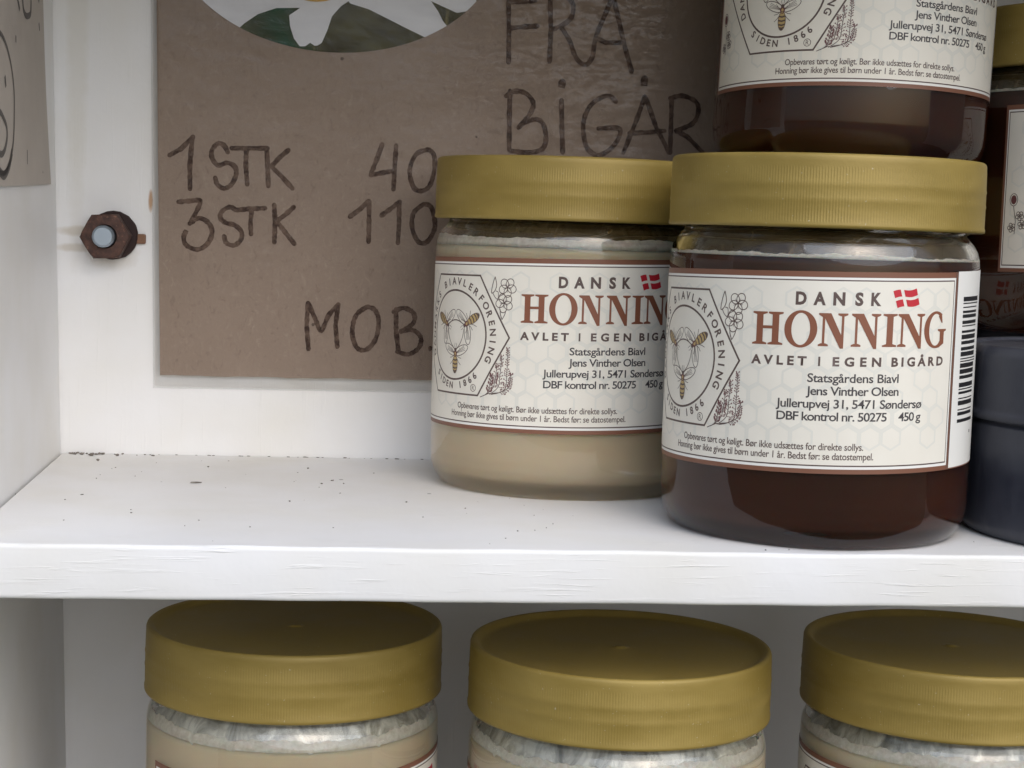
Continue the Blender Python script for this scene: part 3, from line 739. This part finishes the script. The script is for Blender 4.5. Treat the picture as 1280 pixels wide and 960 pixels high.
# handwriting on the sign: strokes in mm (x, z)
INK=[[(34.7,100.6),(38.5,102.9),(42.3,107.0)],
[(42.1,106.8),(41.4,97.6),(41.6,89.7)],
[(53.8,102.3),(52.5,104.5),(50.5,105.1),(48.6,102.8),(48.7,100.1),(50.7,97.9),(53.6,98.8),(56.1,97.7),(56.7,95.2),(55.2,91.7),(52.8,90.3),(50.6,91.5),(49.8,93.7)],
[(55.0,103.7),(60.9,103.9),(66.9,104.1)],
[(59.9,103.8),(59.8,98.3),(60.4,91.9)],
[(66.6,104.0),(67.0,98.6),(67.4,91.6)],
[(73.8,103.8),(70.9,101.2),(68.5,98.4)],
[(68.5,97.9),(71.5,95.2),(75.4,91.1)],
[(37.9,85.3),(41.5,85.7),(45.0,85.8),(43.6,81.8),(41.7,78.2)],
[(41.7,78.2),(44.6,80.1),(47.6,78.9),(49.1,76.0),(48.2,72.5),(45.7,70.1),(43.3,69.8),(40.5,71.2),(39.8,73.7),(40.7,76.0)],
[(56.9,83.2),(54.9,84.2),(52.4,82.8),(51.7,80.6),(53.5,78.9),(56.5,78.2),(58.8,76.1),(58.6,73.3),(56.4,71.5),(53.9,72.2),(53.1,74.4)],
[(56.9,83.2),(61.3,83.8),(66.5,84.2)],
[(62.1,83.4),(61.7,79.4),(62.0,75.4)],
[(69.5,85.4),(69.9,79.7),(69.8,72.9)],
[(76.0,84.9),(73.3,82.3),(70.6,80.2)],
[(70.6,79.7),(73.4,76.3),(76.5,72.6)],
[(105.0,106.9),(103.5,102.3),(101.5,96.8)],
[(101.5,96.5),(105.7,97.5),(108.6,98.1)],
[(109.7,106.7),(109.4,99.2),(109.2,92.0)],
[(120.6,105.8),(116.5,104.0),(114.5,98.5),(115.9,93.1),(118.5,91.8),(121.4,93.7),(122.9,99.7),(122.4,104.2),(120.6,105.8)],
[(94.8,82.3),(98.1,84.9),(100.9,87.8)],
[(101.1,87.8),(101.3,80.4),(101.3,74.1)],
[(105.4,83.1),(109.0,85.9),(111.4,87.9)],
[(111.2,87.9),(111.4,80.8),(111.2,74.0)],
[(119.5,87.4),(116.2,84.3),(115.9,79.2),(118.1,74.7),(121.1,74.8),(123.5,79.5),(122.9,84.5),(121.6,87.0),(119.5,87.4)],
[(81.5,52.9),(81.2,45.3),(82.0,37.3)],
[(81.5,52.9),(83.9,47.9),(86.1,43.7),(88.5,48.9),(91.7,52.7)],
[(91.6,52.7),(90.9,45.5),(91.7,38.3)],
[(101.4,52.2),(97.7,49.1),(96.6,43.1),(98.4,38.1),(101.8,37.8),(104.7,41.7),(105.4,47.6),(104.0,51.2),(101.4,52.2)],
[(111.2,51.6),(111.4,44.4),(112.4,37.2)],
[(110.4,50.7),(113.7,52.1),(117.1,50.5),(117.2,47.1),(113.1,44.0)],
[(113.1,44.3),(117.3,44.6),(119.9,42.1),(119.2,38.6),(115.8,36.4),(112.0,37.2)],
[(123.2,38.7),(123.7,38.1)],
[(146.1,156.1),(146.6,145.6),(146.8,135.9)],
[(146.1,156.0),(150.3,156.3),(155.1,156.9)],
[(146.7,147.3),(151.1,148.0),(156.2,148.5)],
[(160.1,159.0),(160.8,147.4),(160.7,136.8)],
[(160.4,157.9),(164.4,159.2),(167.9,156.6),(167.7,152.1),(164.7,149.2),(161.4,147.7)],
[(164.2,148.6),(167.2,144.3),(169.0,139.9),(170.9,137.2),(173.5,136.5),(175.4,139.1)],
[(175.4,139.1),(176.2,145.8),(178.8,152.6),(181.4,159.1)],
[(181.7,159.4),(184.0,151.2),(186.1,143.5),(189.0,134.7)],
[(176.2,145.6),(179.7,144.0),(186.0,144.3)],
[(147.6,126.5),(147.7,116.7),(148.0,106.7)],
[(146.3,124.7),(149.1,126.4),(153.0,125.9),(155.7,122.6),(154.4,118.7),(150.9,114.3)],
[(151.7,115.5),(156.2,117.3),(159.1,116.1),(160.4,111.6),(159.4,107.6),(154.9,106.1),(148.6,106.4)],
[(165.3,124.1),(165.7,115.2),(166.3,106.5)],
[(165.3,130.2),(165.2,129.2),(165.0,128.3)],
[(183.9,124.4),(182.2,126.0),(179.3,125.8),(175.4,122.9),(173.3,118.3),(173.2,113.2),(174.8,108.2),(178.3,106.1),(182.3,108.0),(185.3,112.0),(185.2,115.4),(178.3,115.1)],
[(193.9,126.5),(191.1,117.9),(187.2,107.3)],
[(194.3,125.9),(198.1,116.5),(203.1,107.9)],
[(189.0,113.9),(194.7,114.4),(201.1,115.2)],
[(193.5,132.5),(193.4,131.5),(193.4,130.1)],
[(203.2,126.3),(203.3,117.3),(203.4,107.9)],
[(202.6,126.3),(206.9,127.3),(211.6,125.5),(212.6,122.2),(210.8,118.1),(205.1,115.4)],
[(205.1,115.4),(209.2,113.5),(214.7,108.4)]]
# the tubs of the right end and the jar they carry
def tub(loc, label, s=1.0, rot=0.0):
    t = empty('plastic_tub', loc, (0, 0, rot))
    P = fillet([(0, 0.6), (46.5, 0.0), (48.6, 2.6), (48.9, 31.0), (47.8, 31.6), (47.6, 33.0)], 1.6, 4)
    bm = bmesh.new(); lathe(bm, [(r * s * MM, z * MM) for r, z in P], 128); 
    for k in range(9):                                          # worn moulded relief on the side
        a = R(-118 + k * 5.2) ; h0, h1 = (7 + (k * 5) % 4) * MM, (24 - (k * 3) % 5) * MM; rr = 48.9 * s * MM
        q = [(rr * math.cos(b_), rr * math.sin(b_)) for b_ in (a, a + R(2.2 + (k % 3)))]; q2 = [((rr + 0.00035) * math.cos(b_), (rr + 0.00035) * math.sin(b_)) for b_ in (a + R(0.3), a + R(1.9 + (k % 3)))]
        v = [bm.verts.new((*q[i], z)) for z in (h0, h1) for i in (0, 1)]; w = [bm.verts.new((*q2[i], z)) for z in (h0 + 0.0004, h1 - 0.0004) for i in (0, 1)]
        bm.faces.new((w[0], w[1], w[3], w[2]))
        for i_, j_ in ((0, 1), (1, 3), (3, 2), (2, 0)): bm.faces.new((v[i_], v[j_], w[j_], w[i_]))
    sharp(obj('body', bm, M_TUB, t, True), 40)
    P = fillet([(47.0, 32.6), (49.9, 32.3), (50.1, 34.0), (49.5, 35.2), (49.2, 50.5), (47.8, 52.8), (45.6, 52.6), (45.0, 51.8), (0, 52.0)], 1.0, 4)
    bm = bmesh.new(); lathe(bm, [(r * s * MM, z * MM) for r, z in P], 128); sharp(obj('lid', bm, M_TUB, t), 40)
    return tag(t, label, 'tub', 'dark blue tubs on the middle shelf')
tub((0.3155, -0.1300, 0.0), 'dark blue round plastic tub right of the front jar, near the shelf edge', 1.0)
tub((0.3370, -0.0405, 0.0), 'smaller dark plastic tub at the back, underneath the far right honey jar', 0.79, 1.0)
far_ = dup(front, (0.3340, -0.0505, 0.0528), (0, 0, 0.90)); far_['label'] = 'dark honey jar at far right behind the blue tub, only its label edge in view'
# the three jars on the lower shelf
low1 = jar((0.0806, -0.0937, LOW), (0, 0, 0), 'smear', 'leftmost of the three creamed honey jars on the lower shelf')
l_ = kid(low1, 'label'); l_.rotation_euler.z = 38.5 / RB; l_.location.z = -0.0045
low2 = dup(low1, (0.1721, -0.1169, LOW), (0, 0, 2.3)); low2['label'] = 'middle of the three creamed honey jars on the lower shelf'
l_ = kid(low2, 'label'); l_.rotation_euler.z = -2.3 + 0.1; l_.location.z = -0.0040
low3 = dup(low1, (0.2706, -0.1125, LOW), (0, 0, 4.1)); low3['label'] = 'rightmost of the three creamed honey jars on the lower shelf, cut by the picture edge'
l_ = kid(low3, 'label'); l_.rotation_euler.z = -4.1 + 0.03; l_.location.z = -0.0005

# ------------------------------------------------------------------ cardboard price sign in a clear sleeve
sign = empty('price_sign', (0.145, -0.0015, 0.0272)); tag(sign, 'brown cardboard price sign with handwritten prices and oval daisy picture in clear plastic sleeve', 'sign')
SO = Vector(sign.location)
def sobj(name, bm, m, parent=sign):
    bmesh.ops.translate(bm, verts=bm.verts, vec=-SO); return obj(name, bm, m, parent)
CARD_Y = -0.0030
bm = bmesh.new()
BL, BRr, TLc, TRc = (0.0327, 0.0272), (0.2920, 0.0283), (0.0284, 0.2050), (0.2890, 0.2055)
rows = []
nx = 60
for i in range(nx + 1):                                        # bottom edge slightly uneven, as cut by hand
    t = i / nx; w = 0.00012 * math.sin(t * 61) + 0.00008 * math.sin(t * 143)
    rows.append([(BL[0] + (BRr[0] - BL[0]) * t, BL[1] + (BRr[1] - BL[1]) * t + w), (TLc[0] + (TRc[0] - TLc[0]) * t, TLc[1] + (TRc[1] - TLc[1]) * t)])
F_ = [[bm.verts.new((x, CARD_Y, z)) for x, z in r] for r in rows]; B_ = [[bm.verts.new((x, CARD_Y + 0.0018, z)) for x, z in r] for r in rows]
for i in range(nx):
    bm.faces.new((F_[i][0], F_[i + 1][0], F_[i + 1][1], F_[i][1])); bm.faces.new((B_[i + 1][0], B_[i][0], B_[i][1], B_[i + 1][1]))
    bm.faces.new((B_[i][0], B_[i + 1][0], F_[i + 1][0], F_[i][0])); bm.faces.new((F_[i][1], F_[i + 1][1], B_[i + 1][1], B_[i][1]))
bm.faces.new((B_[0][0], F_[0][0], F_[0][1], B_[0][1])); bm.faces.new((F_[-1][0], B_[-1][0], B_[-1][1], F_[-1][1]))
def lay_flat(pr, y0, bm_out, mats, step=0.00004):
    """drawing in mm (x, z) laid on the sign: each layer a hair in front of the one below; tiles that would share a plane are spread out"""
    for f in pr.bm.faces: pass
    k = 0; idx = {}
    for f in pr.bm.faces:
        k += 1
        y = y0 - f[pr.lay] * step
        nf = bm_out.faces.new([bm_out.verts.new((v.co.x * MM, y, v.co.y * MM)) for v in f.verts])
        nf.normal_update()
        if nf.normal.y > 0: nf.normal_flip()
        m_ = mats[pr.names[f.material_index]]; nf.material_index = m_
    pr.bm.free()
pr = Print()
for i, st in enumerate(INK):
    P_ = smooth_path(st, 7) if len(st) > 3 else [Vector(a).lerp(Vector(b), t / 8) for a, b in zip(st, st[1:]) for t in range(8)] + [Vector(st[-1])]
    w = 2.5 if len(st) == 3 and max(abs(st[0][0] - st[2][0]), abs(st[0][1] - st[2][1])) < 3.5 else 1.6
    n0 = len(pr.bm.faces)
    pr.line(P_, w, 'ink', 2 * i, jit=0.16)
    for e_ in ((P_[0], P_[-1]) if (P_[0] - P_[-1]).length > 2.5 else (P_[0],)): pr.ell(e_[0], e_[1], w * 0.46, w * 0.46, 'ink', 2 * i + 1, n=12)
lay_flat(pr, CARD_Y - 0.00008, bm, {'ink': 1}, 0.0000025)
sobj('cardboard', bm, [M_CARD, M_MARKER])
# the oval daisy picture, glued on
EC, EA, EB = (88.0, 175.6), 55.0, 39.0
def clip(poly):
    E_ = [(EC[0] + (EA - 0.05) * math.cos(2 * math.pi * i / 96), EC[1] + (EB - 0.05) * math.sin(2 * math.pi * i / 96)) for i in range(96)]
    E_ = [p if p[1] < 204.0 else (p[0], 204.0) for p in E_]
    out = [tuple(p) for p in poly]
    for a, b_ in zip(E_, E_[1:] + E_[:1]):
        if abs(a[0] - b_[0]) + abs(a[1] - b_[1]) < 1e-6: continue
        src, out = out, []
        side = lambda p: (b_[0] - a[0]) * (p[1] - a[1]) - (b_[1] - a[1]) * (p[0] - a[0])
        for p, q in zip(src, src[1:] + src[:1]):
            sp_, sq = side(p), side(q)
            if sp_ >= 0: out.append(p)
            if (sp_ >= 0) != (sq >= 0):
                t = sp_ / (sp_ - sq); out.append((p[0] + t * (q[0] - p[0]), p[1] + t * (q[1] - p[1])))
        if not out: return []
    return out
PET = [[(50.8, 145.7), (51.2, 144.6), (53.1, 143.5), (56.1, 142.7), (58.4, 144.9), (62.8, 148.1), (68.9, 150.4), (76.5, 150.8), (81.0, 152.8), (80.9, 158.8), (68.8, 156.0), (57.5, 152.4), (53.0, 149.9)],
 [(81.0, 155.0), (76.5, 150.7), (73.1, 148.2), (73.4, 144.8), (74.8, 140.7), (76.8, 138.2), (78.6, 138.3), (80.2, 139.5), (81.7, 138.6), (82.6, 138.7), (84.0, 139.6), (85.8, 143.9), (87.2, 148.5), (90.2, 152.1), (93.2, 154.1), (88.5, 158.4)],
 [(90.9, 155.5), (93.2, 153.0), (99.4, 151.4), (105.7, 148.6), (111.9, 145.8), (118.2, 143.1), (126.7, 145.8), (124.2, 148.7), (122.6, 151.7), (119.8, 155.4), (106.9, 159.3), (93.1, 159.4)],
 [(120.2, 155.0), (128.8, 151.6), (136.6, 153.1), (133.2, 160.6), (119.2, 162.2), (99.2, 161.2)]]
pr = Print()
pr.poly(clip([(0, 100), (200, 100), (200, 230), (0, 230)]), 'green', 0)
for i, p in enumerate(PET):
    q = clip(p)
    if len(q) > 2: pr.poly(q, 'petal', 1 + i)
for k in range(9):                                            # the petals that reach up out of the picture
    a = R(20 + k * 22); c_, s_ = math.cos(a), math.sin(a)
    el = [(81 + 28 * c_ + 24 * math.cos(t) * c_ - 6 * math.sin(t) * s_, 160 + 28 * s_ + 24 * math.cos(t) * s_ + 6 * math.sin(t) * c_) for t in [2 * math.pi * i / 28 for i in range(28)]]
    q = clip(el)
    if len(q) > 2: pr.poly(q, 'petal', 6 + k)
pr.ell(81.5, 158.6, 9.5, 5.6, 'yolk', 17)
bmp = bmesh.new(); lay_flat(pr, CARD_Y - 0.0001, bmp, {'green': 0, 'petal': 1, 'yolk': 2}, 0.00002)
sobj('oval_picture', bmp, [M_GREEN, M_PETAL, M_YOLK])
# clear sleeve round the card: front sheet that bends back to a welded rim
bm = bmesh.new()
SS = [0, 0.0024, 0.0052, 0.0090] + [0.012 + 0.976 * i / 40 for i in range(41)] + [0.994, 1]
TT = [0, 0.0035, 0.0120, 0.0225] + [0.03 + 0.94 * i / 30 for i in range(31)] + [0.99, 1]
g = []
for t in TT:
    row = []
    for s_ in SS:
        x = (0.0303 - 0.0040 * t) * (1 - s_) + 0.2955 * s_; z = (0.0226 + 0.0012 * s_) * (1 - t) + 0.2080 * t
        e_ = min(1, s_ / 0.009, t / 0.0225, (1 - s_) / 0.006, (1 - t) / 0.01)
        right = min(1, max(0, (x - 0.10) / 0.06))
        y = -0.0006 - 0.0031 * min(1, e_) - e_ * (0.0005 + 0.00022 * math.sin(x * 95 + z * 40) + right * (0.00020 * math.sin(z * 300 + x * 45) + 0.00012 * math.sin(z * 710 - x * 120)))
        row.append(bm.verts.new((x, y, z)))
    g.append(row)
for j in range(len(TT) - 1):
    for i in range(len(SS) - 1):
        f = bm.faces.new((g[j][i], g[j][i + 1], g[j + 1][i + 1], g[j + 1][i]))
        if i < 1 or j < 1 or i == len(SS) - 2 or j == len(TT) - 2: f.material_index = 1
o = sobj('plastic_sleeve', bm, [M_SLEEVE, M_RIM])
for p in o.data.polygons: p.use_smooth = True

# ------------------------------------------------------------------ grey printed paper on the left side wall
paper = empty('paper_notice', (-LEAN * 0.09, -0.06, 0.088)); tag(paper, 'grey paper notice with dark line drawing stuck on the left side wall', 'notice')
PO = Vector(paper.location)
def wall_pt(y, z, off): return Vector((-LEAN * z + off, y, z)) - PO
edge = [(-0.0155, 0.0894), (-0.0185, 0.1001), (-0.0220, 0.1156), (-0.0240, 0.1309), (-0.0250, 0.1463), (-0.0262, 0.1700), (-0.0270, 0.1950)]
bm = bmesh.new(); A_, B_ = [], []
for y, z in edge:
    A_.append(bm.verts.new(wall_pt(y, z, 0.0007))); B_.append(bm.verts.new(wall_pt(-0.150, 0.0855 + (z - 0.0894), 0.0007)))
for i in range(len(edge) - 1): bm.faces.new((A_[i], A_[i + 1], B_[i + 1], B_[i]))
pr = Print()
m1 = lambda P_: [(y, z) for y, z in P_]
big = [(-101.9, 128.3), (-93.0, 126.2), (-85.7, 121.4), (-81.6, 115.1), (-81.7, 108.3), (-83.9, 100.3), (-90.4, 93.9), (-100.1, 90.4), (-112, 92.5), (-121, 99), (-124, 110), (-121, 120), (-113, 126.5)]
pr.line(smooth_path(big, 8, True), 1.5, 'ink', 1, closed=True)
pr.line(smooth_path([(-86.5, 97.0), (-92.0, 92.6), (-100, 89.9), (-108, 91.2)], 8), 2.6, 'ink', 1)
pr.line(smooth_path([(-110, 105.5), (-104.3, 106.9), (-98, 105.2), (-94.1, 103.1), (-94.5, 99.8), (-99.5, 96.3), (-105.6, 95.6), (-110, 98)], 8, True), 1.8, 'ink', 1, closed=True)
pr.line([(-73.6, 150), (-73.6, 141.8), (-69.0, 138.4)], 1.6, 'ink', 1)
pr.line(smooth_path([(-64.5, 150), (-63.6, 140.8), (-60.4, 138.3), (-55.1, 138.3), (-49.4, 140.7), (-49.0, 150)], 7), 1.9, 'ink', 1)
for a, b_, w in (((-76.7, 130.3), (-76.8, 128.3), 1.2), ((-34.7, 138.6), (-33.7, 136.3), 1.5), ((-95.6, 117.3), (-94.3, 114.4), 2.0), ((-60.8, 98.5), (-60.9, 94.3), 0.9), ((-35.7, 146.6), (-33.5, 145.1), 1.5), ((-32.5, 93.0), (-31.8, 92.6), 0.7)): pr.line([a, b_], w, 'ink', 1)
for f in pr.bm.faces:
    nf = bm.faces.new([bm.verts.new(wall_pt(v.co.x * MM, v.co.y * MM, 0.00078)) for v in f.verts]); nf.material_index = 1
pr.bm.free()
for f in bm.faces:
    f.normal_update()
    if f.normal.x < 0: f.normal_flip()
obj('sheet', bm, [M_GREYPAPER, M_GREYINK], paper)

# ------------------------------------------------------------------ crumbs and specks of dirt
cb = bmesh.new(); rnd = random.Random(21)
def crumb(x, y, z, s, e=1.0, rot=None):
    m_ = Matrix.Translation((x, y, z + s * 0.25)) @ Matrix.Rotation(rnd.uniform(0, 3.1) if rot is None else rot, 4, 'Z') @ Matrix.Diagonal((s * e, s, s * 0.6, 1))
    r = bmesh.ops.create_icosphere(cb, subdivisions=1, radius=0.5, matrix=m_)
    for v in r['verts']: v.co += Vector((rnd.uniform(-.16, .16), rnd.uniform(-.16, .16), rnd.uniform(-.1, .1))) * s
for i in range(28):
    x = 0.002 + abs(rnd.gauss(0, 0.013)); crumb(x, -0.0012 - abs(rnd.gauss(0, 0.0022)), 0, rnd.uniform(0.0004, 0.0015), rnd.uniform(1, 1.8))
for i in range(26):
    crumb(rnd.uniform(0.03, 0.125), -0.0009, 0, rnd.uniform(0.0002, 0.0006), 2.5, 0)
for x, y, s, e in ((14.5, -18.5, 1.5, 1), (50.8, -28.9, .9, 1), (82.9, -28.4, .9, 2), (87.3, -61.3, .9, 1.6), (90.5, -54.2, .8, 2.4), (94, -60, .7, 2), (78.1, -96.3, .8, 1.2), (92.7, -79.9, .6, 1.2), (111.7, -94.4, .7, 1.5), (68.6, -140, .7, 1), (200.4, -163, .6, 1), (22, -34, .6, 1.3), (30, -52, .5, 1), (19, -90, .5, 3), (36, -120, .5, 2), (115, -120, .5, 1), (139, -140, .6, 1), (150, -128, .5, 1.4), (104, -36, .5, 1.2), (128, -104, .6, 1.4), (246, -150, .6, 1.5), (262, -147, .5, 1)): crumb(x * MM, y * MM, 0, s * 0.85 * MM, e)
crumb(0.0494, -0.064, 0, 0.0010, 4.2, 0.25)
for i in range(45): crumb(rnd.uniform(0.01, 0.30), rnd.uniform(-0.163, -0.006), 0, rnd.uniform(0.00018, 0.00042), rnd.uniform(1, 2))
tag(obj('crumbs', cb, M_CRUMB), 'dark crumbs of dirt scattered on the white middle shelf', 'dirt', kind='stuff')
